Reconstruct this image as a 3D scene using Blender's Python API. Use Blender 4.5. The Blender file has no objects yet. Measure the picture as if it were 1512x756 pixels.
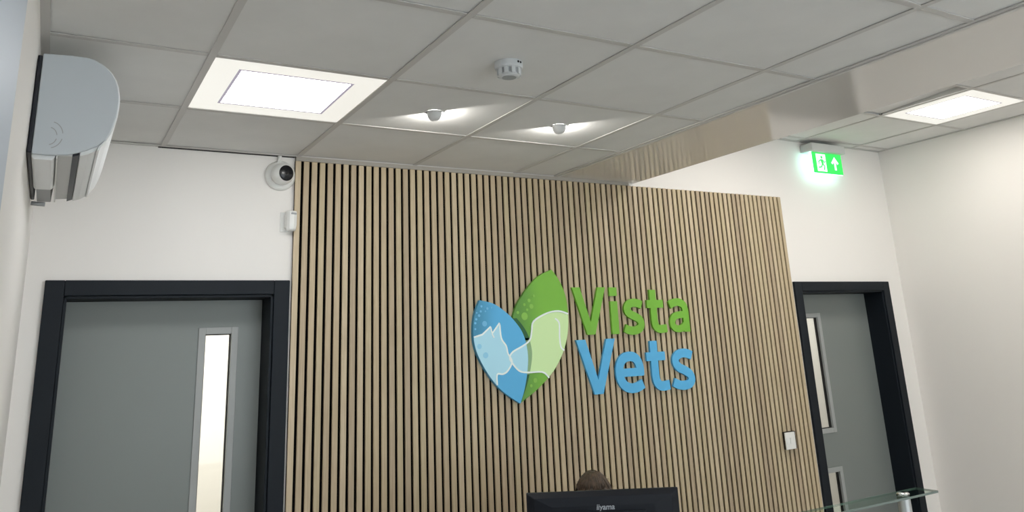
import bpy, bmesh, math, random
from mathutils import Vector, Matrix
random.seed(7)
S = bpy.context.scene
COL = S.collection

# ------------------------------------------------------------------ camera
cd = bpy.data.cameras.new('camera'); cam = bpy.data.objects.new('camera', cd); COL.objects.link(cam)
YAW, PIT, ROL = 0.52920, 0.26880, -0.0453
cyw, syw, cp, sp, cr, sr = math.cos(YAW), math.sin(YAW), math.cos(PIT), math.sin(PIT), math.cos(ROL), math.sin(ROL)
fw = Vector((syw*cp, cyw*cp, sp)); r0 = Vector((cyw, -syw, 0)); u0 = r0.cross(fw)
rt = cr*r0 + sr*u0; up = -sr*r0 + cr*u0
M = Matrix((rt, up, -fw)).transposed().to_4x4(); M.translation = Vector((-0.3645, -3.6299, 1.7899))
cam.matrix_world = M
cd.sensor_fit = 'HORIZONTAL'; cd.sensor_width = 36; cd.lens = 1146.94/1512*36
cd.shift_x = (756-747.08)/1512; cd.shift_y = -(378-191.28)/1512; cd.clip_start = 0.01
S.camera = cam

# ------------------------------------------------------------------ world, exposure
w = bpy.data.worlds.new('sky'); S.world = w; w.use_nodes = True
bg = w.node_tree.nodes['Background']; bg.inputs[0].default_value = (0.86, 0.92, 1.0, 1); bg.inputs[1].default_value = 2.6
S.view_settings.view_transform = 'Standard'; S.view_settings.look = 'None'
S.view_settings.exposure = 1.0; S.view_settings.gamma = 1; S.view_settings.use_curve_mapping = False
PANEL = 7.6        # emission of the LED panels in the lower ceiling
PANEL_HI = 8.0     # emission of the raised ceiling's LED panel by the right wall
PANEL_UNSEEN = 15.0   # the same for stronger unseen panels added behind the soffit and the viewer
SPOT = 2.2         # watts of the small emergency spots
ROOMB = 17.0       # watts of the lamps in the rooms beyond the doors

# ------------------------------------------------------------------ materials
def lin(c):
    return tuple(((v/255)/12.92 if v/255 <= .04045 else ((v/255+.055)/1.055)**2.4) for v in c) + (1,)
def mat(name, rgb, rough=.6, metal=0, noise=0, nscale=20, stretch=None, bump=0, emit=None, estr=0, coat=0, spec=None):
    m = bpy.data.materials.new(name); m.use_nodes = True; nt = m.node_tree; b = nt.nodes['Principled BSDF']
    c = lin(rgb); b.inputs['Base Color'].default_value = c
    b.inputs['Roughness'].default_value = rough; b.inputs['Metallic'].default_value = metal
    if coat: b.inputs['Coat Weight'].default_value = coat
    if spec is not None: b.inputs['Specular IOR Level'].default_value = spec
    if emit: b.inputs['Emission Color'].default_value = lin(emit); b.inputs['Emission Strength'].default_value = estr
    if noise or bump:
        tc = nt.nodes.new('ShaderNodeTexCoord'); mp = nt.nodes.new('ShaderNodeMapping'); nz = nt.nodes.new('ShaderNodeTexNoise')
        nt.links.new(tc.outputs['Object'], mp.inputs[0]); nt.links.new(mp.outputs[0], nz.inputs['Vector'])
        if stretch: mp.inputs['Scale'].default_value = stretch
        nz.inputs['Scale'].default_value = nscale; nz.inputs['Detail'].default_value = 4
        if noise:
            cr_ = nt.nodes.new('ShaderNodeValToRGB'); e = cr_.color_ramp.elements
            e[0].position = .3; e[1].position = .7
            e[0].color = tuple(v*(1-noise) for v in c[:3])+(1,); e[1].color = tuple(min(1, v*(1+noise)) for v in c[:3])+(1,)
            nt.links.new(nz.outputs['Fac'], cr_.inputs[0]); nt.links.new(cr_.outputs[0], b.inputs['Base Color'])
        if bump:
            bp = nt.nodes.new('ShaderNodeBump'); bp.inputs['Strength'].default_value = bump; bp.inputs['Distance'].default_value = .002
            nt.links.new(nz.outputs['Fac'], bp.inputs['Height']); nt.links.new(bp.outputs[0], b.inputs['Normal'])
    return m
def wood_mat():
    m = bpy.data.materials.new('slat_oak'); m.use_nodes = True; nt = m.node_tree; b = nt.nodes['Principled BSDF']
    N = nt.nodes.new; L = nt.links.new
    g = N('ShaderNodeNewGeometry'); mp = N('ShaderNodeMapping'); mp.inputs['Scale'].default_value = (1, 1, .035)
    nz = N('ShaderNodeTexNoise'); nz.inputs['Scale'].default_value = 160; nz.inputs['Detail'].default_value = 5
    L(g.outputs['Position'], mp.inputs[0]); L(mp.outputs[0], nz.inputs['Vector'])
    oi = N('ShaderNodeObjectInfo'); r1 = N('ShaderNodeValToRGB'); e = r1.color_ramp.elements
    e[0].color = lin((182, 164, 138)); e[1].color = lin((208, 190, 161)); e.new(.45).color = lin((198, 179, 149)); e.new(.75).color = lin((196, 180, 147))
    L(oi.outputs['Random'], r1.inputs[0])
    mx = N('ShaderNodeMix'); mx.data_type = 'RGBA'; mx.blend_type = 'MULTIPLY'; mx.inputs[0].default_value = 1
    r2 = N('ShaderNodeValToRGB'); r2.color_ramp.elements[0].position = .35; r2.color_ramp.elements[0].color = (.84, .82, .79, 1)
    r2.color_ramp.elements[1].position = .65; r2.color_ramp.elements[1].color = (1, 1, 1, 1)
    L(nz.outputs['Fac'], r2.inputs[0]); L(r1.outputs[0], mx.inputs[6]); L(r2.outputs[0], mx.inputs[7]); L(mx.outputs[2], b.inputs['Base Color'])
    b.inputs['Roughness'].default_value = .55
    return m
def glass_mat(name, tint, rough=0.02, alpha=.12):
    m = bpy.data.materials.new(name); m.use_nodes = True; nt = m.node_tree; nt.nodes.clear()
    N = nt.nodes.new; L = nt.links.new
    out = N('ShaderNodeOutputMaterial'); t = N('ShaderNodeBsdfTransparent'); t.inputs[0].default_value = lin(tint)
    g = N('ShaderNodeBsdfGlossy'); g.inputs['Roughness'].default_value = rough
    f = N('ShaderNodeFresnel'); f.inputs[0].default_value = 1.45; mx = N('ShaderNodeMixShader')
    ge = N('ShaderNodeNewGeometry'); ml = N('ShaderNodeMath'); ml.operation = 'MULTIPLY'; sb_ = N('ShaderNodeMath'); sb_.operation = 'SUBTRACT'; sb_.inputs[0].default_value = 1
    L(ge.outputs['Backfacing'], sb_.inputs[1]); L(f.outputs[0], ml.inputs[0]); L(sb_.outputs[0], ml.inputs[1])   # reflect at the outer faces only
    L(ml.outputs[0], mx.inputs[0]); L(t.outputs[0], mx.inputs[1]); L(g.outputs[0], mx.inputs[2]); L(mx.outputs[0], out.inputs[0])
    return m
m_wall = mat('wall_paint', (238, 234, 229), .75, bump=.05, nscale=150)
m_wallblue = mat('pale_blue_board', (188, 197, 208), .5)
m_tile = mat('mineral_tile', (224, 223, 220), .92, noise=.025, nscale=6, bump=.12)
m_bar = mat('grid_paint', (200, 197, 193), .5)
m_soffit = mat('satin_soffit_paint', (218, 213, 206), .11, bump=.0)
m_dark = mat('plenum_black', (22, 22, 22), .9)
m_floor = mat('vinyl_floor', (172, 167, 162), .4, noise=.06, nscale=40)
m_wood = wood_mat()
m_felt = mat('black_felt', (5, 4, 4), 1, spec=.1)
m_anth = mat('anthracite_paint', (13, 21, 29), .55, spec=.28)
m_leaf = mat('grey_laminate', (124, 129, 126), .38)
m_bead = mat('grey_bead', (160, 162, 160), .4)
m_gask = mat('black_gasket', (14, 14, 16), .6)
m_glass = glass_mat('clear_pane', (245, 247, 245))
m_shelf = glass_mat('shelf_glass', (232, 244, 238), .02)
m_gedge = mat('glass_edge', (112, 124, 118), .25)
m_panel_in = mat('led_inner', (255, 255, 255), .5, emit=(250, 252, 255), estr=PANEL)
m_panel_hi = mat('led_inner_high', (255, 255, 255), .5, emit=(255, 250, 243), estr=PANEL_HI)
m_panel_unseen = mat('led_inner_unseen', (255, 255, 255), .5, emit=(255, 250, 243), estr=PANEL_UNSEEN)
m_panel_out = mat('led_outer', (205, 205, 205), .5, emit=(255, 252, 242), estr=.345)
m_panel_out_hi = mat('led_outer_high', (180, 180, 180), .5, emit=(255, 252, 242), estr=.34)
m_panel_ln = mat('led_line', (120, 115, 125), .5, emit=(205, 195, 215), estr=.24)
m_white = mat('white_plastic', (232, 232, 228), .4)
m_det = mat('detector_plastic', (206, 208, 208), .5)
m_acwhite = mat('ac_white', (238, 240, 240), .35)
m_accap = mat('ac_cap', (200, 206, 211), .45)
m_acgrey = mat('ac_grey', (165, 167, 168), .5)
m_navy = mat('dark_plastic', (20, 22, 34), .4)
m_greyp = mat('grey_hood', (205, 205, 203), .5)
m_lens = mat('lens_black', (8, 10, 16), .25, spec=.4)
m_chrome = mat('chrome', (230, 230, 230), .12, metal=1)
m_steel = mat('satin_steel', (190, 192, 192), .35, metal=.7)
m_mon = mat('monitor_black', (11, 16, 25), .5, spec=.3)
m_logo = mat('logo_silver', (168, 172, 178), .4)
m_exitg = mat('exit_green', (30, 200, 60), .4, emit=(62, 226, 105), estr=.40)
m_exitw = mat('exit_white', (240, 255, 250), .4, emit=(205, 255, 235), estr=.5)
m_exitl = mat('exit_led', (240, 255, 250), .4, emit=(180, 255, 240), estr=1.6)
m_green = mat('acrylic_green', (120, 184, 58), .45)
m_blue = mat('acrylic_blue', (88, 180, 230), .45)
def gradmat(name, c1, c2, x0, x1):
    m = mat(name, c2, .45); nt = m.node_tree; N = nt.nodes.new; L = nt.links.new
    tc = N('ShaderNodeTexCoord'); sx = N('ShaderNodeSeparateXYZ'); mr_ = N('ShaderNodeMapRange'); mx = N('ShaderNodeMix'); mx.data_type = 'RGBA'
    mr_.interpolation_type = 'SMOOTHSTEP'; mr_.inputs[1].default_value = x0; mr_.inputs[2].default_value = x1
    L(tc.outputs['Object'], sx.inputs[0]); L(sx.outputs[0], mr_.inputs[0]); L(mr_.outputs[0], mx.inputs[0])
    mx.inputs[6].default_value = lin(c1); mx.inputs[7].default_value = lin(c2); L(mx.outputs[2], nt.nodes['Principled BSDF'].inputs['Base Color'])
    return m
m_bluep = gradmat('printed_blue_leaf', (62, 142, 178), (88, 180, 230), 1.50, 1.66)
m_greenp = gradmat('printed_green_leaf', (92, 148, 58), (122, 186, 60), 1.76, 1.93)
m_pale = mat('print_pale_blue', (178, 228, 246), .45)
m_paleg = mat('print_pale_green', (212, 242, 178), .45)
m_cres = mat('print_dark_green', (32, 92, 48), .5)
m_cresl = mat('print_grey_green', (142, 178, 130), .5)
m_outl = mat('print_white', (240, 250, 248), .45)
m_dotb = mat('print_dot_blue', (112, 188, 226), .45)
m_dotp = mat('print_dot_pale', (150, 214, 242), .45)
m_dotg = mat('print_dot_green', (134, 190, 76), .45)
m_tealb = mat('print_teal', (66, 138, 170), .45)
m_skin = mat('skin', (214, 168, 142), .55)
m_hair = mat('brown_hair', (76, 60, 45), .55, noise=.45, nscale=60, stretch=(1, 1, .15), bump=.6)
m_cloth = mat('navy_tunic', (38, 52, 78), .85)
m_desk = mat('desk_white', (220, 218, 212), .45)
m_deskw = mat('counter_oak', (172, 148, 116), .5)
m_keys = mat('black_mesh', (26, 27, 30), .7)
m_eyew = mat('eye_white', (232, 228, 222), .25)
m_eye = mat('eye_dark', (38, 28, 22), .2)

# ------------------------------------------------------------------ mesh helpers
class MB:
    def __init__(s): s.v = []; s.f = []
    def box(s, x0, y0, z0, x1, y1, z1):
        n = len(s.v)
        s.v += [(x, y, z) for z in (z0, z1) for x, y in ((x0, y0), (x1, y0), (x1, y1), (x0, y1))]
        s.f += [tuple(n+i for i in q) for q in ((3,2,1,0),(4,5,6,7),(0,1,5,4),(1,2,6,5),(2,3,7,6),(3,0,4,7))]
        return s
    def prism(s, pts, axis, a, b):
        """extrude a closed 2D outline along axis: 1 -> pts are (x,z); 0 -> (y,z); 2 -> (x,y)"""
        n = len(s.v); k = len(pts)
        def P(p, t): return (p[0], t, p[1]) if axis == 1 else ((t, p[0], p[1]) if axis == 0 else (p[0], p[1], t))
        s.v += [P(p, a) for p in pts] + [P(p, b) for p in pts]
        s.f += [tuple(n+i for i in range(k)), tuple(n+k+i for i in reversed(range(k)))]
        s.f += [(n+i, n+k+i, n+k+(i+1) % k, n+(i+1) % k) for i in range(k)]
        return s
    def ribbon(s, pts, wd, y0, y1, closed=False):
        """flat stroke of width wd along (x,z) points, from depth y0 to y1"""
        n = len(s.v); k = len(pts)
        for i, p in enumerate(pts):
            a = pts[(i-1) % k] if (i or closed) else p; b = pts[(i+1) % k] if (i < k-1 or closed) else p
            d = Vector((b[0]-a[0], b[1]-a[1])).normalized(); q = Vector((-d.y, d.x))*wd/2
            for (u, y) in ((q, y0), (-q, y0), (-q, y1), (q, y1)): s.v.append((p[0]+u.x, y, p[1]+u.y))
        for i in range(k if closed else k-1):
            a = n+4*i; b = n+4*((i+1) % k)
            s.f += [(a+j, b+j, b+(j+1) % 4, a+(j+1) % 4) for j in range(4)]
        if not closed: s.f += [(n, n+1, n+2, n+3), tuple(n+4*(k-1)+j for j in (3, 2, 1, 0))]
        return s
    def lathe(s, prof, seg=24, c=(0,0,0), a0=0, a1=2*math.pi):
        n = len(s.v); k = len(prof); full = abs(a1-a0-2*math.pi) < 1e-6; m = seg if full else seg+1
        for i in range(m):
            t = a0+(a1-a0)*i/seg
            for r, z in prof: s.v.append((c[0]+r*math.cos(t), c[1]+r*math.sin(t), c[2]+z))
        for i in range(seg):
            j = (i+1) % m
            for q in range(k-1): s.f.append((n+i*k+q, n+j*k+q, n+j*k+q+1, n+i*k+q+1))
        return s
    def tube(s, pts, rad, seg=10):
        n = len(s.v); k = len(pts); pts = [Vector(p) for p in pts]
        for i, p in enumerate(pts):
            d = (pts[min(i+1, k-1)]-pts[max(i-1, 0)]).normalized()
            u = d.orthogonal().normalized() if abs(d.z) > .95 else d.cross(Vector((0,0,1))).normalized()
            v = d.cross(u); r = rad[i] if isinstance(rad, (list, tuple)) else rad
            for j in range(seg):
                t = 2*math.pi*j/seg; q = p+r*(math.cos(t)*u+math.sin(t)*v); s.v.append(tuple(q))
        for i in range(k-1):
            for j in range(seg): s.f.append((n+i*seg+j, n+i*seg+(j+1) % seg, n+(i+1)*seg+(j+1) % seg, n+(i+1)*seg+j))
        s.f += [tuple(n+j for j in reversed(range(seg))), tuple(n+(k-1)*seg+j for j in range(seg))]
        return s
    def disc(s, x, z, r, y0, y1, seg=20):
        return s.prism([(x+r*math.cos(2*math.pi*i/seg), z+r*math.sin(2*math.pi*i/seg)) for i in range(seg)], 1, y0, y1)
    def xform(s, M):
        s.v = [tuple(M @ Vector(p)) for p in s.v]; return s
    def build(s, name, m, parent=None, bevel=0, smooth=False, loc=None):
        me = bpy.data.meshes.new(name)
        if loc: s.v = [(p[0]-loc[0], p[1]-loc[1], p[2]-loc[2]) for p in s.v]
        me.from_pydata(s.v, [], s.f)
        bm = bmesh.new(); bm.from_mesh(me); bmesh.ops.recalc_face_normals(bm, faces=bm.faces); bm.to_mesh(me); bm.free()
        me.materials.append(m)
        o = bpy.data.objects.new(name, me); COL.objects.link(o)
        if loc: o.location = loc
        if smooth: me.shade_smooth()
        if bevel:
            b = o.modifiers.new('bevel', 'BEVEL'); b.width = bevel; b.segments = 2; b.limit_method = 'ANGLE'; b.angle_limit = math.radians(40)
        if parent:
            o.parent = parent
            if loc or parent.location.length > 0: o.location = o.location - parent.location
        return o
def tag(o, label, cat, group=None):
    o['label'] = label; o['category'] = cat
    if group: o['group'] = group
    return o
def thing(name, loc, label, cat, group=None):
    o = bpy.data.objects.new(name, None); COL.objects.link(o); o.location = loc; o.empty_display_size = .1
    return tag(o, label, cat, group)
def st(o): o['kind'] = 'structure'; return o
def smoothpath(P, n=6, closed=False):
    out = []; k = len(P); rng = k if closed else k-1
    for i in range(rng):
        p0 = P[(i-1) % k] if (i or closed) else P[0]; p1 = P[i]; p2 = P[(i+1) % k]; p3 = P[(i+2) % k] if (i < k-2 or closed) else P[-1]
        for j in range(n):
            t = j/n
            out.append(tuple(.5*((2*b)+(-a+c)*t+(2*a-5*b+4*c-d)*t*t+(-a+3*b-3*c+d)*t**3) for a, b, c, d in zip(p0, p1, p2, p3)))
    if not closed: out.append(P[-1])
    return out

# ------------------------------------------------------------------ setting
XL, XR, YB, WY = -.465, 5.12, -6.4, .022      # left wall, right wall, rear wall, front face of back wall
H, HH, XS, XE = 2.70, 3.10, 2.655, 2.082        # lower ceiling, higher ceiling, soffit's far edge, edge of tiled field
ROOF = 3.5
PZT = 2.6785        # top of the slatted panel
D1 = (-.325, .507, 2.052); D2 = (4.012, 4.878, 2.045)     # door openings: x0, x1, top
WT = .25
st(MB().box(XL-.2, YB-.2, -.15, XR+.2, 2.3, 0).build('floor', m_floor))
bw = MB()
bw.box(XL-.2, WY, 0, D1[0], WY+WT, ROOF).box(D1[0], WY, D1[2], D1[1], WY+WT, ROOF).box(D1[1], WY, 0, D2[0], WY+WT, ROOF)
bw.box(D2[0], WY, D2[2], D2[1], WY+WT, ROOF).box(D2[1], WY, 0, XR+.2, WY+WT, ROOF)
st(bw.build('wall_back', m_wall))
st(MB().box(XL-.2, YB-.2, 0, XL, WY, ROOF).build('wall_left', m_wall))
st(MB().box(XR, YB-.2, 0, XR+.2, WY, ROOF).build('wall_right', m_wall))
# rear wall behind the viewer with an unseen wide window added for daylight
rw = MB(); rw.box(XL, YB-.2, 0, XR, YB, .5).box(XL, YB-.2, 2.3, XR, YB, ROOF).box(XL, YB-.2, .5, .2, YB, 2.3).box(4.6, YB-.2, .5, XR, YB, 2.3)
st(rw.build('wall_rear', m_wall))
wf = MB(); wf.box(.2, YB-.12, .5, .26, YB-.06, 2.3).box(4.54, YB-.12, .5, 4.6, YB-.06, 2.3).box(.26, YB-.12, .5, 4.54, YB-.06, .56).box(.26, YB-.12, 2.24, 4.54, YB-.06, 2.3).box(2.37, YB-.12, .56, 2.43, YB-.06, 2.24)
wfo = st(wf.build('window_1', m_anth))
MB().box(.26, YB-.095, .56, 2.37, YB-.085, 2.24).box(2.43, YB-.095, .56, 4.54, YB-.085, 2.24).build('pane', m_glass, wfo)
st(MB().box(XL-.2, YB-.2, ROOF, XR+.2, WY+WT, ROOF+.1).build('ceiling_slab', m_dark))  # unseen slab added to keep sky light out of the plenum
# rooms beyond the two doors
for nm, x0, x1 in (('corridor_left', -.5, 1.1), ('corridor_right', 3.4, 5.2)):
    y0, y1 = WY+WT, 1.9
    b = MB().box(x0-.05, y1, 0, x1+.05, y1+.05, 2.7).box(x0-.05, y0, 0, x0, y1, 2.7).box(x1, y0, 0, x1+.05, y1, 2.7).box(x0-.05, y0, 2.7, x1+.05, y1+.05, 2.75)
    st(b.build('wall_'+nm, m_wall))
    la = bpy.data.lights.new('corridor_lamp', 'AREA'); la.size = .5; la.energy = ROOMB*(1 if x0 < 0 else .5); la.color = (1, 1, .97)
    lo = bpy.data.objects.new('corridor_lamp', la); COL.objects.link(lo); lo.location = ((x0+x1)/2, 1.1, 2.68)
# pale board on the left wall near the viewer
st(MB().box(XL, YB, 0, XL+.022, -2.28, H-.03).build('trim_1', m_wallblue, bevel=.003))
for nm, a in (('baseboard_left', (XL, -2.28, 0, XL+.014, WY, .1)), ('baseboard_right', (XR-.014, YB, 0, XR, WY, .1))):
    st(MB().box(*a).build(nm, m_anth))

# ---- ceilings: one object per tile and grid bar, children of the setting
def ceiling(name, z, xs, ys, x0, x1, y0, y1, lights, moved=None):
    root = st(MB().box(x0, y0, z+.05, x1, y1, z+.055).build(name, m_dark))
    gx = sorted([x0]+[x for x in xs if x0 < x < x1]+[x1]); gy = sorted([y0]+[y for y in ys if y0 < y < y1]+[y1])
    cache = {}
    def piece(nm, mt, a, thick, zz, rot=0):
        dx, dy = a[1]-a[0], a[3]-a[2]; key = (nm, round(dx, 3), round(dy, 3))
        if key not in cache: 
            o = MB().box(-dx/2, -dy/2, 0, dx/2, dy/2, thick).build(nm, mt, bevel=.0012 if nm == 'grid_bar' else 0); cache[key] = o
        else: o = cache[key].copy(); COL.objects.link(o)
        o.location = ((a[0]+a[1])/2, (a[2]+a[3])/2, zz); o.parent = root
        if rot: o.rotation_euler = rot
        return o
    for i in range(len(gx)-1):
        for j in range(len(gy)-1):
            cx, cy = (gx[i]+gx[i+1])/2, (gy[j]+gy[j+1])/2
            if any(abs(cx-l[0]) < .3 and abs(cy-l[1]) < .3 for l in lights): continue
            rot = (random.uniform(-.003, .003), random.uniform(-.003, .003), 0); zz = z+.0045
            if moved and abs(cx-moved[0]) < .3 and abs(cy-moved[1]) < .3: rot = (moved[2], moved[3], 0); zz = z+moved[4]
            piece('ceiling_tile', m_tile, (gx[i]+.005, gx[i+1]-.005, gy[j]+.005, gy[j+1]-.005), .015, zz, rot)
    for x in gx[1:-1]: piece('grid_bar', m_bar, (x-.012, x+.012, y0, y1), .0035, z)
    for y in gy[1:-1]:
        for i in range(len(gx)-1):
            piece('grid_bar', m_bar, (gx[i]+.0125, gx[i+1]-.0125, y-.012, y+.012), .003, z+.0005)
    for a in ((x0, x0+.024, y0+.024, y1-.024), (x1-.024, x1, y0+.024, y1-.024), (x0, x1, y1-.024, y1), (x0, x1, y0, y0+.024)):
        piece('wall_angle', m_bar, a, .004, z-.001)
    return root
LX = [0, .6, 1.2, 1.8]; LY = [-.6049-.6*k for k in range(10)]
LOW_LIGHTS = [(.3, -.905), (.3, -3.905), (1.5, -3.905), (1.5, -5.705), (.3, -5.705)]  # first is in view, the rest are unseen lamps added for light
HX = [2.977, 3.577, 4.177, 4.777]; HY = [-.067-.6*k for k in range(11)]
HIGH_LIGHTS = [(4.477, -.967), (4.477, -3.367), (3.277, -.967), (3.877, -5.167)]  # only the first is in view, the others are added lamps
ceiling('ceiling', H, LX, LY, XL, XE, YB, WY-.002, LOW_LIGHTS)
ceiling('ceiling_high', HH, HX, HY, XS, XR, YB, WY, HIGH_LIGHTS, moved=(3.877, -.967, -.05, .0, .03))
st(MB().box(XE, YB, H-.001, XS, WY, H+.02).box(XS-.02, YB, H+.02, XS, WY, HH+.05).build('ceiling_soffit', m_soffit))
st(MB().box(XE-.006, YB, H-.004, XE+.012, WY, H-.0012).build('trim_2', m_bar, bevel=.001))

st(MB().box(-.02, WY-.009, H-.0046, .585, WY-.0005, H-.0012).build('trim_gap_shade', m_gask))  # black strip standing in for the shade in the wall-angle gap
st(MB().box(.588, -.0025, PZT, 2.60, WY-.001, H-.0015).build('trim_4', mat('angle_paint', (158, 153, 144), .6)))
# ------------------------------------------------------------------ LED ceiling panels
def led_panel(cx, cy, z, label):
    t = thing('ceiling_light', (cx, cy, z), label, 'ceiling light', 'square ceiling light panels')
    def fr(a, b, z0, z1):
        return MB().box(-a, -a, z0, a, -b, z1).box(-a, b, z0, a, a, z1).box(-a, -b, z0, -b, b, z1).box(b, -b, z0, a, b, z1)
    for nm, mb, m in (('outer_diffuser', fr(.291, .198, .004, .012), m_panel_out if z < 2.9 else m_panel_out_hi), ('divider_line', fr(.198, .188, .0035, .012), m_panel_ln),
                      ('inner_diffuser', MB().box(-.188, -.188, .0042, .188, .188, .012), m_panel_in if z < 2.9 else (m_panel_hi if cx > 4.2 else m_panel_unseen)),
                      ('housing', MB().box(-.291, -.291, .012, .291, .291, .045), m_white)):
        o = mb.build(nm, m); o.parent = t
    return t
led_panel(*LOW_LIGHTS[0], H, 'bright square light panel in the lower grid ceiling beside the air conditioner')
led_panel(*LOW_LIGHTS[1], H, 'unseen square light panel added above the viewer, over the left side of the counter')
led_panel(*LOW_LIGHTS[2], H, 'unseen square light panel added above the viewer, in the middle of the lower ceiling')
led_panel(*LOW_LIGHTS[3], H, 'unseen square light panel added behind the viewer, near the rear window, middle')
led_panel(*LOW_LIGHTS[4], H, 'unseen square light panel added behind the viewer, near the rear window, left')
led_panel(*HIGH_LIGHTS[0], HH, 'bright square light panel in the raised ceiling near the green exit sign')
led_panel(*HIGH_LIGHTS[1], HH, 'square light panel added in the raised ceiling by the right wall, out of view')
led_panel(*HIGH_LIGHTS[2], HH, 'unseen square light panel added behind the soffit to brighten the upper wall')  # added lamp, unseen, brightens the wall above the slats
led_panel(*HIGH_LIGHTS[3], HH, 'unseen square light panel added in the raised ceiling near the rear window')

# ------------------------------------------------------------------ slatted feature wall
pan = thing('slatted_wall_panel', (.587, 0, 0), 'tall oak slatted acoustic panel on black felt behind the logo', 'wall panel')
PX0, PITCH, NS, PZ = .587, .0393, 85, 2.678
fb = MB().box(0, .011, 0, PITCH*NS-.012, WY-.0005, PZ).build('felt_backing', m_felt); fb.parent = pan
s0 = MB().box(0, 0, 0, .0260, .011, PZ).build('slat', m_wood, bevel=.0012); s0.parent = pan; s0.location = (0, 0, 0)
for i in range(1, NS):
    o = s0.copy(); COL.objects.link(o); o.parent = pan; o.location = (i*PITCH, random.uniform(-.0004, .0004), 0)

# ------------------------------------------------------------------ doors
def door(n, D, wins, lw):
    x0, x1, zt = D
    # frame: architrave, lining, stop
    a = MB(); aw = .07; ya, yb = WY-.018, WY
    a.box(x0-aw, ya, 0, x0, yb, zt+aw-.008).box(x1, ya, 0, x1+aw, yb, zt+aw-.008).box(x0, ya, zt, x1, yb, zt+aw-.008)
    root = st(a.build('door_%d' % n, m_anth, bevel=.003))
    l = MB().box(x0, WY-.008, 0, x0+.012, WY+WT, zt).box(x1-.012, WY-.008, 0, x1, WY+WT, zt).box(x0, WY-.008, zt-.012, x1, WY+WT, zt)
    l.build('door_lining', m_anth, root, bevel=.002)
    yl = .165
    s = MB().box(x0+.012, yl+.046, 0, x0+.03, yl+.07, zt-.012).box(x1-.03, yl+.046, 0, x1-.012, yl+.07, zt-.012).box(x0+.03, yl+.046, zt-.03, x1-.03, yl+.07, zt-.012)
    s.build('door_stop', m_anth, root)
    # leaf with openings for the vision panels (built as rails and stiles)
    lx0, lx1, lz0, lz1 = x0+.0145, x1-.0145, .008, zt-.0145
    wx0, wx1 = lw
    lf = MB().box(lx0, yl, lz0, wx0, yl+.044, lz1).box(wx1, yl, lz0, lx1, yl+.044, lz1)
    zz = [lz0]
    for (za, zb) in wins: zz += [za, zb]
    zz.append(lz1)
    for k in range(0, len(zz), 2): lf.box(wx0, yl, zz[k], wx1, yl+.044, zz[k+1])
    leaf = lf.build('door_leaf', m_leaf, root)
    for (za, zb) in wins:
        f = MB(); b = .026; y0, y1 = yl-.006, yl+.012
        f.box(wx0-.004, y0, za-.004, wx0+b, y1, zb+.004).box(wx1-b, y0, za-.004, wx1+.004, y1, zb+.004).box(wx0+b, y0, za-.004, wx1-b, y1, za+b).box(wx0+b, y0, zb-b, wx1-b, y1, zb+.004)
        f.build('vision_frame', m_bead, leaf, bevel=.002)
        g = MB(); c = b+.004
        g.box(wx0+b-.002, y1, za+b-.002, wx0+c, yl+.03, zb-b+.002).box(wx1-c, y1, za+b-.002, wx1-b+.002, yl+.03, zb-b+.002).box(wx0+c, y1, za+b-.002, wx1-c, yl+.03, za+c).box(wx0+c, y1, zb-c, wx1-c, yl+.03, zb-b+.002)
        g.build('gasket', m_gask, leaf)
        MB().box(wx0+.002, yl+.02, za+.002, wx1-.002, yl+.026, zb-.002).build('pane', m_glass, leaf)
    return root, leaf
d1, leaf1 = door(1, D1, [(.35, 1.914)], (.222, .385))
h = MB().lathe([(0, 0), (.025, 0), (.025, .008), (0, .008)], 20).xform(Matrix.Translation((.45, .165, 1.02)) @ Matrix.Rotation(math.radians(90), 4, 'X'))
h.tube([(.45, .16, 1.02), (.45, .115, 1.02), (.44, .11, 1.02), (.33, .11, 1.02)], .009)
h.build('handle', m_steel, leaf1, smooth=True)
d2, leaf2 = door(2, D2, [(.25, .897), (1.119, 1.899)], (4.085, 4.341))

# ------------------------------------------------------------------ logo emblem (flat cut plates with print)
GR = [(1.996,2.17),(2.045,2.104),(2.078,2.019),(2.086,1.924),(2.076,1.831),(2.043,1.74),(1.987,1.657),(1.921,1.596),(1.845,1.542),(1.759,1.495)]
GL = [(1.996,2.17),(1.907,2.133),(1.828,2.063),(1.769,1.991),(1.738,1.926)]
BR = [(1.543,2.011),(1.621,1.993),(1.689,1.952),(1.741,1.906),(1.785,1.85),(1.808,1.789),(1.816,1.715),(1.805,1.632),(1.784,1.556),(1.757,1.493)]
BL = [(1.543,2.011),(1.51,1.936),(1.499,1.849),(1.509,1.772),(1.545,1.694),(1.604,1.61),(1.669,1.549),(1.757,1.493)]
sGR, sGL, sBR, sBL = (smoothpath(p, 5) for p in (GR, GL, BR, BL))
em = thing('logo_emblem', (1.76, 0, 1.49), 'wall emblem of a blue and a green leaf with cat and dog outlines', 'sign')
def pc(mb, nm, m, bevel=0):
    o = mb.build(nm, m, bevel=bevel); o.parent = em; o.location = (-1.76, 0, -1.49); return o
green = sGR + [(1.757,1.493)] + [(x-.003, z) for x, z in reversed(sBR) if z < 1.915 and x > 1.73 and z > 1.5] + list(reversed(sGL))[:-1]
pc(MB().prism(green, 1, -.020, -.0005), 'green_leaf', m_greenp)
blue = sBR + list(reversed(sBL))[1:-1]
pc(MB().prism(blue, 1, -.0235, -.0005), 'blue_leaf', m_bluep)
YG, YBf = -.0200, -.0235
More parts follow.
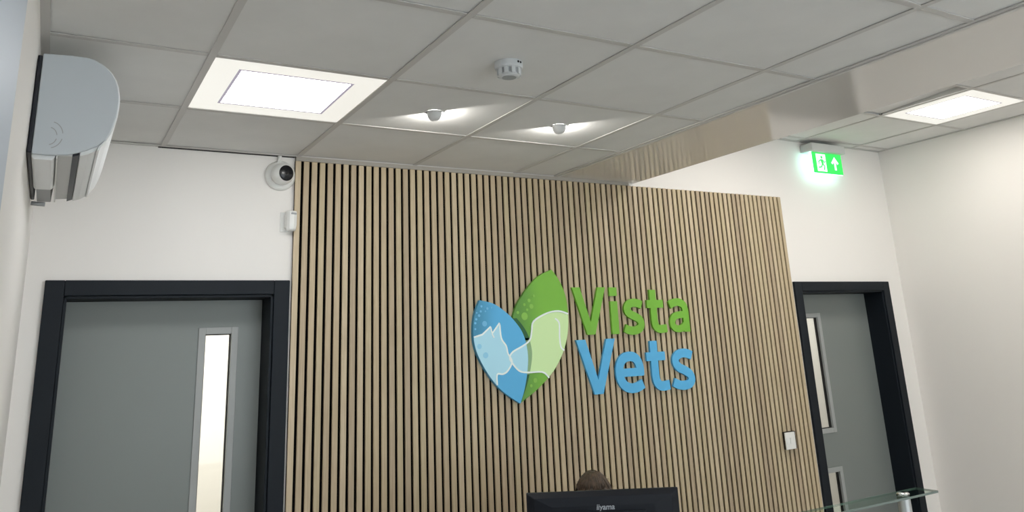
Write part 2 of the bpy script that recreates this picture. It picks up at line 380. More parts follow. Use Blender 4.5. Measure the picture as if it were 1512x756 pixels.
# shadow-coloured printed crescent beside the blue leaf
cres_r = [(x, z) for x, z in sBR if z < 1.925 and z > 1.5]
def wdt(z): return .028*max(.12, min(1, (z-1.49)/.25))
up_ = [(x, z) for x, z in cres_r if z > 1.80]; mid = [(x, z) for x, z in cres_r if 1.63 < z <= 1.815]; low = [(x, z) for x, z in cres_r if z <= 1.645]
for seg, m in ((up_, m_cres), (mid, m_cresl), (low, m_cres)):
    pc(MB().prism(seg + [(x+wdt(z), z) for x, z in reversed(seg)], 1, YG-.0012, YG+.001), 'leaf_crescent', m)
# dog head, split where it passes from the blue leaf to the green one
DOG = [(2.083,1.932),(2.021,1.948),(1.944,1.937),(1.861,1.898),(1.846,1.848),(1.831,1.803),(1.787,1.775),(1.726,1.748),(1.705,1.72),(1.717,1.695),(1.756,1.654),(1.803,1.642),(1.899,1.639),(1.938,1.608)]
sD = smoothpath(DOG, 4)
dg = [p for p in sD if p[0] > 1.806 and p[1] > 1.7] ; dgl = [p for p in sD if p[0] > 1.812 and p[1] < 1.7]
mid_edge = [(x+.001, z) for x, z in reversed(sBR) if 1.645 < z < 1.792]
right_edge = [(x-.0015, z) for x, z in reversed(sGR) if 1.612 < z < 1.932]
pc(MB().prism(dg + list(reversed(mid_edge)) + dgl + right_edge, 1, YG-.0008, YG+.001), 'dog_silhouette', m_paleg)
db = [p for p in sD if p[0] < 1.812 and p[1] > 1.64]
bedge = [(x-.001, z) for x, z in sBR if 1.648 < z < 1.785]
pc(MB().prism([p for p in db] + list(reversed(bedge)), 1, YBf-.0008, YBf+.001), 'dog_muzzle', m_pale)
CAT = [(1.502,1.828),(1.551,1.84),(1.599,1.877),(1.606,1.838),(1.654,1.895),(1.66,1.819),(1.687,1.779),(1.696,1.74),(1.718,1.7),(1.692,1.658),(1.662,1.642),(1.628,1.642),(1.626,1.590)]
cl = [(x+.0015, z) for x, z in reversed(sBL) if 1.592 < z < 1.826]
pc(MB().prism(CAT + cl, 1, YBf-.0008, YBf+.001), 'cat_silhouette', m_pale)
cs = CAT[:3] + [(1.609,1.845)] + smoothpath(CAT[4:], 4)
pc(MB().ribbon(cs, .0085, YBf-.0016, YBf+.001), 'cat_outline', m_outl)
pc(MB().ribbon([(1.600,1.877),(1.609,1.838),(1.618,1.822)], .007, YBf-.0017, YBf), 'cat_outline', m_outl)
pc(MB().ribbon([p for p in sD], .0085, YBf-.0017, YBf+.003), 'dog_outline', m_outl)
EAR = smoothpath([(1.999,1.91),(2.023,1.884),(2.021,1.812),(2.026,1.761),(2.046,1.742)], 5)
pc(MB().ribbon(EAR, .0085, YG-.0016, YG+.001), 'ear_outline', m_outl)
for (x, z, r) in [(1.551,1.98,.006),(1.546,1.955,.006),(1.536,1.934,.007),(1.523,1.948,.004),(1.519,1.916,.006),(1.573,1.955,.004),(1.566,1.893,.014),(1.513,1.897,.006),(1.585,1.969,.007),(1.532,1.782,.013),(1.566,1.738,.015),(1.609,1.972,.004),(1.512,1.868,.005)]:
    pc(MB().disc(x, z, r, YBf-.0013, YBf+.001, 14), 'print_dot', m_dotp if z < 1.79 else m_dotb)
for (x, z, r) in [(1.808,1.925,.020),(1.84,2.006,.010),(1.853,1.975,.013),(1.810,1.985,.008),(1.768,1.945,.008),(1.826,1.958,.007),(1.854,1.60,.012),(1.828,1.575,.008),(1.872,2.03,.007)]:
    pc(MB().disc(x, z, r, YG-.0013, YG+.001, 16), 'print_dot', m_dotg)

# ------------------------------------------------------------------ sign letters
def letter(name, label, m, pieces, part=None):
    """pieces: list of ('poly', pts) or ('path', pts, width); the first are the letter body"""
    mb = MB(); i = 0
    xs = [p[0] for q in pieces for p in q[1]]; zs = [p[1] for q in pieces for p in q[1]]
    loc = (min(xs), 0, min(zs))
    t = None
    for q in pieces:
        e = .00015*i; i += 1
        if q[0] == 'poly': mb.prism(q[1], 1, -.015-e, -.0005)
        else: mb.ribbon(q[1], q[2], -.015-e, -.0005)
    o = mb.build(name, m, loc=loc)
    tag(o, label, 'letter', 'raised letters of the wall sign')
    if part:
        p = MB().prism(part, 1, -.015, -.0005).build('letter_dot', m); p.parent = o; p.location = (-loc[0], 0, -loc[2])
    return o
sm = smoothpath
letter('sign_letter', 'green letter V starting the upper word on the slats', m_green, [('poly', [(2.125,2.074),(2.177,2.074),(2.2385,1.885),(2.300,2.074),(2.353,2.074),(2.263,1.817),(2.211,1.817)])])
letter('sign_letter', 'green letter i with its square dot in the upper word', m_green, [('poly', [(2.382,1.996),(2.431,1.996),(2.431,1.815),(2.382,1.815)])], part=[(2.380,2.073),(2.433,2.073),(2.433,2.025),(2.380,2.025)])
letter('sign_letter', 'green letter s in the middle of the upper word', m_green, [('path', sm([(2.607,1.972),(2.576,1.983),(2.54,1.985),(2.508,1.973),(2.498,1.948),(2.514,1.926),(2.548,1.910),(2.582,1.893),(2.594,1.865),(2.577,1.840),(2.536,1.830),(2.503,1.834),(2.474,1.846)], 5), .046)])
letter('sign_letter', 'green letter t in the upper word, left of the a', m_green, [('path', [(2.694,2.058),(2.694,1.90)]+sm([(2.694,1.88),(2.700,1.852),(2.728,1.834),(2.782,1.837)], 6), .046), ('path', [(2.646,1.977),(2.768,1.977)], .046)])
letter('sign_letter', 'green letter a ending the upper word', m_green, [('path', sm([(2.818,1.968),(2.852,1.982),(2.893,1.984),(2.928,1.966),(2.938,1.930)], 5)+[(2.938,1.812)], .045), ('path', sm([(2.936,1.912),(2.886,1.911),(2.846,1.900),(2.829,1.872),(2.837,1.844),(2.868,1.830),(2.906,1.837),(2.938,1.862)], 5), .040)])
letter('sign_letter', 'blue letter V starting the lower word on the slats', m_blue, [('poly', [(2.130,1.792),(2.192,1.792),(2.262,1.578),(2.334,1.792),(2.394,1.792),(2.289,1.504),(2.232,1.504)])])
letter('sign_letter', 'blue letter e, second in the lower word', m_blue, [('path', sm([(2.557,1.590),(2.557,1.625),(2.545,1.662),(2.518,1.686),(2.480,1.691),(2.443,1.680),(2.418,1.652),(2.410,1.612),(2.417,1.568),(2.443,1.536),(2.484,1.521),(2.528,1.524),(2.572,1.541)], 5), .052), ('path', [(2.418,1.605),(2.580,1.605)], .044)])
letter('sign_letter', 'blue letter t in the lower word between e and s', m_blue, [('path', [(2.667,1.769),(2.665,1.60)]+sm([(2.665,1.58),(2.673,1.542),(2.705,1.519),(2.764,1.523)], 6), .052), ('path', [(2.609,1.683),(2.746,1.683)], .048)])
letter('sign_letter', 'blue letter s ending the lower word', m_blue, [('path', sm([(2.950,1.676),(2.912,1.690),(2.870,1.691),(2.833,1.675),(2.822,1.645),(2.845,1.614),(2.888,1.595),(2.926,1.570),(2.934,1.541),(2.914,1.519),(2.873,1.512),(2.833,1.518),(2.796,1.534)], 5), .050)])

# ------------------------------------------------------------------ air conditioner on the left wall
ac = thing('air_conditioner', (XL, -.82, 2.33), 'white wall-mounted air conditioner high on the left wall', 'air conditioner')
def acp(mb, nm, m, par=None, bevel=0, smooth=False):
    o = mb.build(nm, m, bevel=bevel, smooth=smooth)
    if par: o.parent = par
    else: o.parent = ac; o.location = (-XL, .82, -2.33)
    return o
Y0, Y1 = -1.20, -.46
capo = [(-.452,2.642),(-.384,2.646),(-.341,2.645),(-.322,2.641),(-.304,2.632),(-.288,2.619),(-.275,2.604),(-.264,2.586),(-.257,2.566),(-.252,2.540),(-.2505,2.520),(-.251,2.498),(-.253,2.474),(-.259,2.448),(-.266,2.424),(-.275,2.402)]
bot = [(-.296,2.383),(-.318,2.370),(-.342,2.360),(-.366,2.353),(-.39,2.350),(-.415,2.348),(-.452,2.350)]
acp(MB().prism(capo+bot, 1, Y0, Y0+.012), 'end_cap', m_accap, bevel=.003)
ins = [(x*.985+(-.452)*.015, z-.004) for x, z in capo[:-1]]+[(-.290,2.405),(-.452,2.405)]
acp(MB().prism(ins, 1, Y0+.012, Y1), 'body', m_acwhite, bevel=.004)
# front cover: thin curved shell a little proud of the cap
outp = [(x+.004*min(1, max(0, (x+.33)/.06)), z) for x, z in capo[4:]] + [(-.284,2.384),(-.288,2.372)]
inn = [(x-.007, z-.003) for x, z in outp]
acp(MB().prism(outp+list(reversed(inn)), 1, Y0+.004, Y1-.002), 'front_cover', m_acwhite, bevel=.001)
acp(MB().box(XL+.001, Y0+.0, 2.352, -.4525, Y1, 2.636), 'back_plate', m_navy, bevel=.003)
# underside: rear hump, ridge, outlet slot and vane
acp(MB().prism([(-.452,2.41),(-.395,2.41),(-.395,2.346),(-.402,2.338),(-.446,2.338),(-.452,2.345)], 1, Y0+.02, -.735), 'underside_cover', m_acwhite, bevel=.003)
acp(MB().prism([(-.450,2.40),(-.398,2.40),(-.402,2.345),(-.444,2.345)], 1, -.725, Y1-.01), 'drain_tray', m_acgrey, bevel=.002)
acp(MB().box(-.3925, Y0+.016, 2.342, -.3885, Y1-.03, 2.41), 'ridge', m_white)
acp(MB().prism([(-.3885,2.41),(-.353,2.41),(-.353,2.352),(-.3885,2.349)], 1, Y0+.014, Y1-.05), 'outlet_lip', m_greyp)
acp(MB().prism([(-.353,2.41),(-.336,2.41),(-.336,2.357),(-.353,2.350)], 1, Y0+.014, Y1-.01), 'outlet_slot', m_navy)
vane = [(-.335,2.405),(-.335,2.354),(-.315,2.360),(-.297,2.371),(-.286,2.386),(-.286,2.405)]
acp(MB().prism(vane, 1, Y0+.014, Y1), 'air_vane', m_acwhite, bevel=.002)
# embossed finger grips on the end cap
for r, c in ((.030, (-.412, 2.402)), (.020, (-.416, 2.398))):
    for a0, a1 in ((10, 80), (-80, -15)):
        arc = [(c[0]+r*math.cos(math.radians(a0+(a1-a0)*t/8)), c[1]+.004+1.25*r*math.sin(math.radians(a0+(a1-a0)*t/8))) for t in range(9)]
        acp(MB().ribbon(arc, .0022, Y0-.0006, Y0+.001), 'grip_line', m_acgrey)
acp(MB().tube([(XL+.004, Y1-.015, 2.338), (-.442, Y1-.015, 2.336), (-.418, Y1-.015, 2.335)], .0075), 'drain_spout', m_acgrey, smooth=True)

# ------------------------------------------------------------------ security camera and motion sensor
cc = (.519, WY, 2.603)
sc = thing('security_camera', cc, 'white round security camera on the wall beside the slats top', 'camera')
RX = Matrix.Rotation(math.radians(90), 4, 'X')      # lathe axis z -> -y
def chd(mb, nm, m, par, smooth=False, bevel=0):
    o = mb.build(nm, m, bevel=bevel, smooth=smooth); o.parent = par; return o
chd(MB().lathe([(0, 0), (.070, 0), (.072, .006), (.069, .014), (.058, .021), (.0, .023)], 32).xform(RX), 'base', m_white, sc, True)
aim = Matrix.Rotation(math.radians(24), 4, 'Z') @ Matrix.Rotation(math.radians(-14), 4, 'X')
ball = [(.052*math.sin(t*math.pi/16), -.052*math.cos(t*math.pi/16)) for t in range(0, 13)]
bm_ = MB().lathe(ball, 28).xform(Matrix.Translation((0, -.046, 0)) @ Matrix.Rotation(math.radians(15), 4, 'Z') @ Matrix.Rotation(math.radians(3), 4, 'X') @ RX)
chd(bm_, 'ball', m_white, sc, True)
z = -.052*math.cos(12*math.pi/16)
T = Matrix.Translation((0, -.046, 0)) @ Matrix.Rotation(math.radians(15), 4, 'Z') @ Matrix.Rotation(math.radians(3), 4, 'X') @ RX
chd(MB().lathe([(0, z+.004), (.030, z+.003), (.0368, z), (.0372, z-.004)], 28).xform(T), 'lens_window', m_lens, sc, True)
chd(MB().lathe([(0, z+.0065), (.006, z+.006), (.008, z+.002)], 16).xform(T), 'lens', m_gask, sc, True)
chd(MB().tube([(-.012, -.012, .062), (-.008, -.012, .08), (-.006, -.012, .095)], .009), 'cable_entry', m_white, sc, True)
ms = thing('motion_sensor', (.553, WY, 2.385), 'small white motion sensor beside the slats, below the round camera', 'sensor')
R_ = Matrix.Translation((.012, -.020, 0)) @ Matrix.Rotation(math.radians(16), 4, 'Z')
chd(MB().box(-.026, -.006, -.048, .012, 0, .045).box(-.010, -.028, -.03, .026, -.006, .03), 'wall_bracket', m_white, ms, bevel=.002)
prof = [(-.025, -.006), (-.025, -.02), (-.018, -.034), (0, -.039), (.018, -.034), (.025, -.02), (.025, -.006)]
sb = MB(); n = 0
rows = [(-.046, .80), (-.040, .93), (-.02, 1.0), (.02, 1.02), (.040, 1.0), (.046, .9)]
for zz, k in rows: sb.v += [(x*k, y*k if y < -.01 else y, zz) for x, y in prof]
for i in range(len(rows)-1):
    for j in range(7): sb.f.append((i*7+j, i*7+(j+1) % 7, (i+1)*7+(j+1) % 7, (i+1)*7+j))
sb.f += [tuple(range(6, -1, -1)), tuple(35+j for j in range(7))]
chd(sb.xform(R_), 'housing', m_white, ms, bevel=.002)
chd(MB().box(-.012, -.0415, .028, .012, -.036, .036).xform(R_), 'sensor_slot', m_acgrey, ms)

# ------------------------------------------------------------------ smoke detector, emergency spots
sd = thing('smoke_detector', (.9, -1.505, H+.004), 'white smoke detector with side vents in a ceiling tile', 'smoke detector')
chd(MB().lathe([(0, 0), (.048, 0), (.048, -.018), (.046, -.023), (.038, -.025), (0, -.025)], 32), 'mounting_base', m_det, sd, False, .001)
chd(MB().lathe([(0, -.024), (.036, -.024), (.034, -.046), (0, -.046)], 28), 'sensing_chamber', m_acgrey, sd)
for k in range(10):
    a = 2*math.pi*k/10+.2
    chd(MB().box(.034, -.007, -.047, .041, .0065, -.024).xform(Matrix.Rotation(a, 4, 'Z')), 'vent_rib', m_det, sd)
chd(MB().lathe([(0, -.052), (.026, -.052), (.033, -.050), (.037, -.044), (.033, -.040), (0, -.040)], 28), 'cover', m_det, sd, True)
chd(MB().lathe([(0, -.0535), (.024, -.0535), (.024, -.051)], 24), 'test_button', m_acgrey, sd)
for k in (0, 1): chd(MB().lathe([(0, 0), (.004, 0), (.004, .004), (0, .004)], 10).xform(Matrix.Rotation(math.radians(-78+14*k), 4, 'Z') @ Matrix.Translation((.0455, 0, -.009)) @ Matrix.Rotation(math.radians(90), 4, 'Y')), 'indicator_hole', m_gask, sd)
for (x, y, lab) in ((.905, -.895, 'left one of two small grey hooded spotlights in the ceiling'), (1.50, -.905, 'right one of two small grey hooded spotlights in the ceiling')):
    t = thing('ceiling_spotlight', (x, y, H+.004), lab, 'spotlight', 'small hooded ceiling spotlights')
    ang = math.radians(45)     # beam direction in plan
    chd(MB().lathe([(.033, -.001), (.037, -.003), (.036, -.004), (.032, -.004), (.030, 0)], 32), 'trim_ring', m_acgrey, t, True)
    hood = []
    mb = MB(); NN, MM = 9, 16
    for i in range(NN+1):
        ph = math.pi/2*i/NN
        r, zz = .031*math.cos(ph)**.8, -.003-.036*math.sin(ph)
        hood.append((r, zz))
    prof2 = hood + [(r*.93, -.004+(zz+.004)*.93) for r, zz in reversed(hood)]
    hb = MB().lathe(prof2, MM, a0=ang+math.radians(86), a1=ang+math.radians(274))
    chd(hb, 'hood', m_greyp, t, True)
    chd(MB().lathe([(0, -.016), (.007, -.016), (.007, -.004), (0, -.004)], 14), 'led_lamp', m_panel_in, t)
    la = bpy.data.lights.new('spot_glow', 'POINT'); la.energy = SPOT; la.shadow_soft_size = .004; la.color = (1, .98, .93)
    lo = bpy.data.objects.new('spot_glow', la); COL.objects.link(lo); lo.parent = t; lo.location = (.003*math.cos(ang), .003*math.sin(ang), -.020)

# ------------------------------------------------------------------ emergency exit sign
ex = thing('exit_sign', (4.395, -.05, 2.865), 'lit green exit sign with running figure and arrow under raised ceiling', 'exit sign')
chd(MB().box(-.18, -.035, .150, .18, .071, .212), 'housing', m_greyp, ex, bevel=.008)
chd(MB().box(-.160, -.004, 0, .160, .004, .150), 'sign_panel', m_exitg, ex, bevel=.001)
chd(MB().box(-.168, -.006, -.003, -.161, .008, .150).box(-.161, .005, -.003, .161, .008, .150), 'edge_light', m_exitl, ex)
F = -.0055
dw = MB().box(-.115, F, .012, -.015, -.004, .140); chd(dw, 'pictogram_door', m_exitw, ex)
run = MB()
run.disc(-.058, .116, .0105, F-.0008, F+.001, 14)
run.prism([(-.075,.100),(-.050,.102),(-.042,.070),(-.062,.064)], 1, F-.0008, F+.001)
run.ribbon([(-.072,.097),(-.095,.082),(-.092,.066)], .008, F-.001, F+.001)
run.ribbon([(-.050,.097),(-.034,.080),(-.020,.088)], .008, F-.001, F+.001)
run.ribbon([(-.056,.068),(-.036,.052),(-.044,.024)], .010, F-.001, F+.001)
run.ribbon([(-.056,.068),(-.072,.044),(-.100,.040)], .010, F-.0011, F+.001)
chd(run, 'running_figure', m_exitg, ex)
chd(MB().prism([(.082,.128),(.122,.082),(.108,.072),(.092,.090),(.092,.030),(.072,.030),(.072,.090),(.056,.072),(.042,.082)], 1, F, -.004), 'arrow', m_exitw, ex)

# ------------------------------------------------------------------ light switch
sw = thing('light_switch', (3.674, 0, 1.137), 'white square light switch on a dark box at the slats right end', 'light switch')
chd(MB().box(-.036, -.020, -.050, .058, -.0006, .052), 'back_box', m_gask, sw, bevel=.002)
chd(MB().box(-.043, -.028, -.049, .043, -.0202, .049), 'plate', m_white, sw, bevel=.002)
for k in (-1, 1): chd(MB().box(-.012+k*.016-.008, -.031, -.018, .012+k*.016-.008, -.0282, .018), 'rocker', m_white, sw, bevel=.001)

# ------------------------------------------------------------------ reception counter, glass shelf, desk
co = thing('reception_counter', (1.7, -1.5, 0), 'reception counter front carrying the glass shelf', 'counter')
chd(MB().box(-1.2, -.12, .08, 1.15, -.09, .95), 'front_panel', m_deskw, co, bevel=.002)
chd(MB().box(-1.22, -.14, .95, 1.17, .12, .98), 'counter_top', m_desk, co, bevel=.003)
chd(MB().box(-1.2, -.09, .0, -1.17, .1, .95), 'side_panel', m_desk, co)
chd(MB().box(1.12, -.09, .0, 1.15, .1, .95), 'side_panel', m_desk, co)
gs = thing('glass_shelf', (1.7, -1.49, 1.15), 'clear glass shelf on round posts crossing before the right door', 'shelf')
g = MB().box(-.9, -.047, -.008, 1.08, .047, 0).build('glass_plate', m_shelf); g.parent = gs
chd(MB().box(-.9, -.0482, -.008, 1.08, -.0472, 0).box(1.0802, -.047, -.008, 1.0812, .047, 0).box(-.9, .0472, -.008, 1.08, .0482, 0), 'polished_edge', m_gedge, gs)
for px in (-.75, .925):
    chd(MB().lathe([(0, -.17), (.024, -.17), (.024, -.0082), (0, -.0082)], 24).xform(Matrix.Translation((px, 0, 0))), 'post', m_steel, gs, False, .001)
    chd(MB().lathe([(0, .006), (.019, .006), (.024, .003), (.0245, .0003), (0, .0003)], 24).xform(Matrix.Translation((px, 0, 0))), 'post_cap', m_chrome, gs, True)
dk = thing('reception_desk', (1.5, -1.0, 0), 'white desk behind the counter under the monitor', 'desk')
chd(MB().box(-.8, -.36, .72, .8, .22, .745), 'desktop', m_desk, dk, bevel=.002)
for x in (-.76, .73): 
    for y in (-.33, .16): chd(MB().box(x, y, 0, x+.03, y+.03, .72), 'leg', m_steel, dk)

# ------------------------------------------------------------------ monitor (its back faces the viewer)
mr = (Vector((1.652, -1.287, 0))-Vector((1.189, -1.000, 0))); MW = mr.length
mo = thing('computer_monitor', (1.4205, -1.1435, .745), 'black computer monitor seen from behind at the reception desk', 'monitor')
mo.rotation_euler = (0, 0, math.atan2(mr.y, mr.x))
MT = 1.2665-.745; hw = MW/2
def rect(a, z0, z1, y): return [(-a, y, z0), (a, y, z0), (a, y, z1), (-a, y, z1)]
mbk = MB(); rings = [rect(hw, MT-.335, MT, .012), rect(hw, MT-.335, MT, -.004), rect(hw-.028, MT-.31, MT-.016, -.024), rect(hw-.09, MT-.28, MT-.045, -.030)]
for q in rings: mbk.v += q
for i in range(3):
    for j in range(4): mbk.f.append((i*4+j, i*4+(j+1) % 4, (i+1)*4+(j+1) % 4, (i+1)*4+j))
mbk.f += [(0, 1, 2, 3), (12, 13, 14, 15)]
chd(mbk, 'back_shell', m_mon, mo, bevel=.003)
chd(MB().box(-hw+.008, .0122, MT-.325, hw-.008, .0135, MT-.008), 'screen', m_lens, mo)
chd(MB().box(-.15, -.040, MT-.24, .15, -.0302, MT-.062), 'vesa_cover', m_mon, mo, bevel=.003)
chd(MB().box(-.03, -.055, .02, .03, -.041, MT-.12), 'stand_neck', m_mon, mo, bevel=.004)
chd(MB().box(-.12, -.14, .0005, .12, .08, .018), 'stand_base', m_mon, mo, bevel=.006)
cu = bpy.data.curves.new('brand_lettering', 'FONT'); cu.body = 'iiyama'; cu.size = .026; cu.extrude = .0004; cu.offset = .0004; cu.shear = .12; cu.align_x = 'CENTER'
tmp = bpy.data.objects.new('tmp', cu); COL.objects.link(tmp); dg_ = bpy.context.evaluated_depsgraph_get()
tm = bpy.data.meshes.new_from_object(tmp.evaluated_get(dg_)); COL.objects.unlink(tmp); bpy.data.objects.remove(tmp)
tm.name = 'brand_lettering'; tm.materials.clear(); tm.materials.append(m_logo)
to = bpy.data.objects.new('brand_lettering', tm); COL.objects.link(to); to.parent = mo
to.scale = (1, 1, 1); to.rotation_euler = (math.radians(90), 0, 0); to.location = (.007, -.0305, MT-.058)

# ------------------------------------------------------------------ seated person
PXY = Vector((1.765, -.60, 0)); face = Vector((-.33, -.55, 0)).normalized(); FA = math.atan2(face.y, face.x)+math.pi/2   # local -y = facing
ch = thing('office_chair', (PXY.x+.01, PXY.y+.02, 0), 'black office chair the receptionist sits on', 'chair'); ch.rotation_euler = (0, 0, FA)
chd(MB().box(-.23, -.26, .40, .23, .20, .455), 'seat', m_keys, ch, bevel=.02)
chd(MB().box(-.20, .19, .52, .20, .225, .86), 'backrest', m_keys, ch, bevel=.012)
chd(MB().box(-.03, .17, .36, .03, .20, .60), 'back_bracket', m_keys, ch)
chd(MB().tube([(0, -.02, .06), (0, -.02, .40)], .025), 'gas_column', m_steel, ch)
for k in range(5):
    a = 2*math.pi*k/5
    chd(MB().tube([(0, -.02, .075), (.22*math.cos(a), -.02+.22*math.sin(a), .055)], [.022, .014]), 'base_arm', m_keys, ch)
    chd(MB().lathe([(0, -.012), (.026, -.012), (.026, .012), (0, .012)], 16).xform(Matrix.Translation((.22*math.cos(a), -.02+.22*math.sin(a), .0262)) @ Matrix.Rotation(a, 4, 'Z') @ Matrix.Rotation(math.pi/2, 4, 'X')), 'caster', m_keys, ch)
pe = thing('person', (PXY.x, PXY.y, 0), 'person with brown hair seated behind the monitor, only crown of head showing', 'person'); pe.rotation_euler = (0, 0, FA)
def skin(name, verts, edges, m, sub=2, root=0):
    me = bpy.data.meshes.new(name); me.from_pydata([v[:3] for v in verts], edges, [])
    o = bpy.data.objects.new(name, me); COL.objects.link(o); me.materials.append(m)
    sk = o.modifiers.new('skin', 'SKIN'); sk.use_smooth_shade = True
    if not me.skin_vertices: 
        bm = bmesh.new(); bm.from_mesh(me); bm.verts.layers.skin.verify(); bm.to_mesh(me); bm.free()
    for i, v in enumerate(verts):
        d = me.skin_vertices[0].data[i]; r = v[3]; d.radius = (r, v[4] if len(v) > 4 else r); d.use_root = (i == root)
    sbm = o.modifiers.new('sub', 'SUBSURF'); sbm.levels = sub; sbm.render_levels = sub
    o.parent = pe; return o
V = []; E = []
def av(x, y, z, r, par=None, r2=None):
    V.append((x, y, z, r, r2 if r2 else r)); 
    if par is not None: E.append((par, len(V)-1))
    return len(V)-1
pel = av(0, .02, .535, .12, None, .10); ab = av(0, .03, .64, .115, pel, .09); chs = av(0, .02, .77, .125, ab, .095); sh = av(0, .0, .86, .10, chs, .07)
nk = av(0, -.012, .925, .050, sh); nk2 = av(0, -.025, .965, .050, nk); hd = av(0, -.045, 1.02, .066, nk2, .078); hd2 = av(0, -.043, 1.10, .080, hd, .096); hd3 = av(0, -.035, 1.165, .074, hd2, .090)
ns = av(0, -.126, 1.036, .009, hd, .012)
for sx in (-1, 1):
    a = av(sx*.155, .0, .845, .052, sh); b = av(sx*.205, -.03, .70, .043, a); c = av(sx*.20, -.09, .62, .037, b)
    d = av(sx*.13, -.24, .735, .030, c); e = av(sx*.10, -.32, .772, .023, d); hnd = av(sx*.085, -.375, .772, .026, e, .016)
    for k, (dx, L) in enumerate(((-.024, .062), (-.008, .072), (.008, .068), (.022, .055))):
        k1 = av(sx*.085+dx, -.375-L*.55, .776, .0085, hnd); k2 = av(sx*.085+dx, -.375-L, .763, .0075, k1)
    t1 = av(sx*.085-sx*.034, -.375-.005, .768, .0095, hnd); av(sx*.085-sx*.048, -.375-.032, .762, .008, t1)
    h1 = av(sx*.085, -.03, .515, .080, pel); kn = av(sx*.10, -.40, .50, .060, h1); cf = av(sx*.10, -.40, .30, .050, kn); an = av(sx*.10, -.38, .09, .036, cf)
    hl = av(sx*.10, -.40, .045, .036, an); av(sx*.105, -.53, .032, .028, hl)
skin('body', V, E, m_skin, 2, pel)
CV = []; V2 = V; V = CV; E2 = E; E = []
p0 = av(0, .02, .535, .135, None, .118); p1 = av(0, .03, .64, .128, p0, .103); p2 = av(0, .02, .77, .137, p1, .107); p3 = av(0, .0, .872, .122, p2, .094)
for sx in (-1, 1):
    a = av(sx*.158, .0, .850, .072, p3); b = av(sx*.207, -.03, .71, .057, a); av(sx*.203, -.07, .645, .050, b)
skin('tunic', V, E, m_cloth, 2, p0)
V = []; E = []; p0 = av(0, .02, .530, .128, None, .118)
for sx in (-1, 1):
    h1 = av(sx*.088, -.03, .515, .090, p0); kn = av(sx*.10, -.40, .50, .070, h1); cf = av(sx*.10, -.40, .30, .062, kn); av(sx*.10, -.385, .12, .052, cf)
skin('trousers', V, E, m_cloth, 2, p0)
for sx in (-1, 1):
    chd(MB().prism([(sx*.10+.045*math.cos(t)*(1 if math.sin(t) < 0 else .9), -.45+.125*math.sin(t)) for t in [i*math.pi/10 for i in range(20)]], 2, .0, .072), 'shoe', m_keys, pe, bevel=.015)
    ey = chd(MB().lathe([(.0125*math.sin(t*math.pi/10), .0085*math.cos(t*math.pi/10)) for t in range(11)], 18).xform(Matrix.Translation((sx*.029, -.1125, 1.068))), 'eye', m_eyew, pe, True)
    MB().lathe([(0, .0018), (.0042, .0012), (.0052, 0)], 16).xform(Matrix.Translation((sx*.029, -.1242, 1.067)) @ Matrix.Rotation(math.radians(90), 4, 'X')).build('iris', m_eye, ey)
    chd(MB().tube([(sx*.044, -.1105, 1.087), (sx*.030, -.1195, 1.0905), (sx*.016, -.1195, 1.088)], [.0016, .0026, .0018], 8), 'eyebrow', m_hair, pe, True)
    chd(MB().tube([(sx*.043, -.1125, 1.0725), (sx*.029, -.1215, 1.0775), (sx*.017, -.119, 1.0715)], [.0014, .0022, .0014], 8), 'eyelid', m_skin, pe, True)
    chd(MB().lathe([(.012*math.sin(t*math.pi/8), .026*math.cos(t*math.pi/8)) for t in range(9)], 10, (sx*.082, -.03, 1.06)), 'ear', m_skin, pe, True)
chd(MB().tube([(-.022, -.117, 1.008), (0, -.123, 1.006), (.022, -.117, 1.008)], [.003, .006, .003]), 'mouth', mat('lips', (176, 96, 92), .5), pe, True)
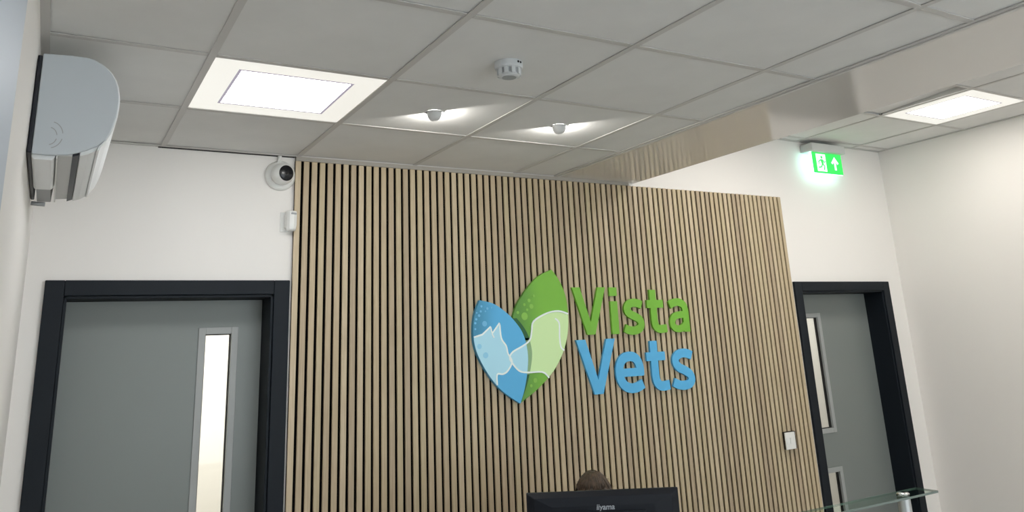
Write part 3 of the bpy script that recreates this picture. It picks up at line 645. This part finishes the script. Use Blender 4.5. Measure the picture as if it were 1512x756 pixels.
# hair: ellipsoid cap open at the face, a plait band across the crown, loose wisps
HC = Vector((0, -.032, 1.112)); HA = (.084, .102, .128)
hb = MB(); NI, NJ = 16, 40
for i in range(NI+1):
    ph = math.pi*.62*i/NI
    for j in range(NJ):
        t = 2*math.pi*j/NJ; sy = math.sin(t)
        k = 1+.015*math.sin(t*17+i*.4)+.01*math.sin(t*31)
        zc = math.cos(ph)
        if sy < -.5 and ph > 1.05: zc = math.cos(1.05+(ph-1.05)*.15)      # fringe line above the face
        hb.v.append((HC.x+HA[0]*math.sin(ph)*math.cos(t)*k, HC.y+HA[1]*math.sin(ph)*sy*k, HC.z+HA[2]*zc))
for i in range(NI):
    for j in range(NJ): hb.f.append((i*NJ+j, i*NJ+(j+1) % NJ, (i+1)*NJ+(j+1) % NJ, (i+1)*NJ+j))
chd(hb, 'hair', m_hair, pe, True)
band = []
for i in range(25):
    t = math.pi*(.1+.8*i/24); band.append((HC.x+.070*math.cos(t), HC.y+.02, HC.z+.006+.118*math.sin(t)))
chd(MB().tube(band, [.006+.0012*math.sin(i*1.9) for i in range(25)], 8), 'hair_plait', m_hair, pe, True)
hs = MB()
for i in range(230):
    t = 2*math.pi*i/230+random.uniform(-.02, .02); front = math.sin(t) < -.45
    ph1 = random.uniform(.98, 1.08) if front else random.uniform(1.75, 1.92); t2 = t+random.uniform(-.12, .12)
    pts = []
    for q in range(7):
        ph = .10+(ph1-.10)*q/6; tt = t+(t2-t)*q/6; k = 1.006+random.uniform(0, .010)
        pts.append((HC.x+HA[0]*k*math.sin(ph)*math.cos(tt), HC.y+HA[1]*k*math.sin(ph)*math.sin(tt), HC.z+HA[2]*k*math.cos(ph)))
    hs.tube(pts, [.0016, .0026, .003, .003, .0028, .0022, .0008], 5)
hso = chd(hs, 'hair_strands', m_hair, pe, True); hso['kind'] = 'stuff'
wb = MB()
for i in range(45):
    t = random.uniform(.15*math.pi, .85*math.pi); yy = random.uniform(-.05, .05)
    p = Vector((HC.x+HA[0]*math.cos(t), HC.y+yy, HC.z+HA[2]*math.sin(t)*math.sqrt(1-(yy/HA[1])**2)))
    q = Vector((random.uniform(-1, 1), random.uniform(-1, 1), random.uniform(.0, .5)))*.022
    wb.tube([p-q*.3, p+q*.35+Vector((0, 0, .003)), p+q*.8], [.0007, .0006, .0002], 4)
chd(wb, 'hair_wisps', m_hair, pe)
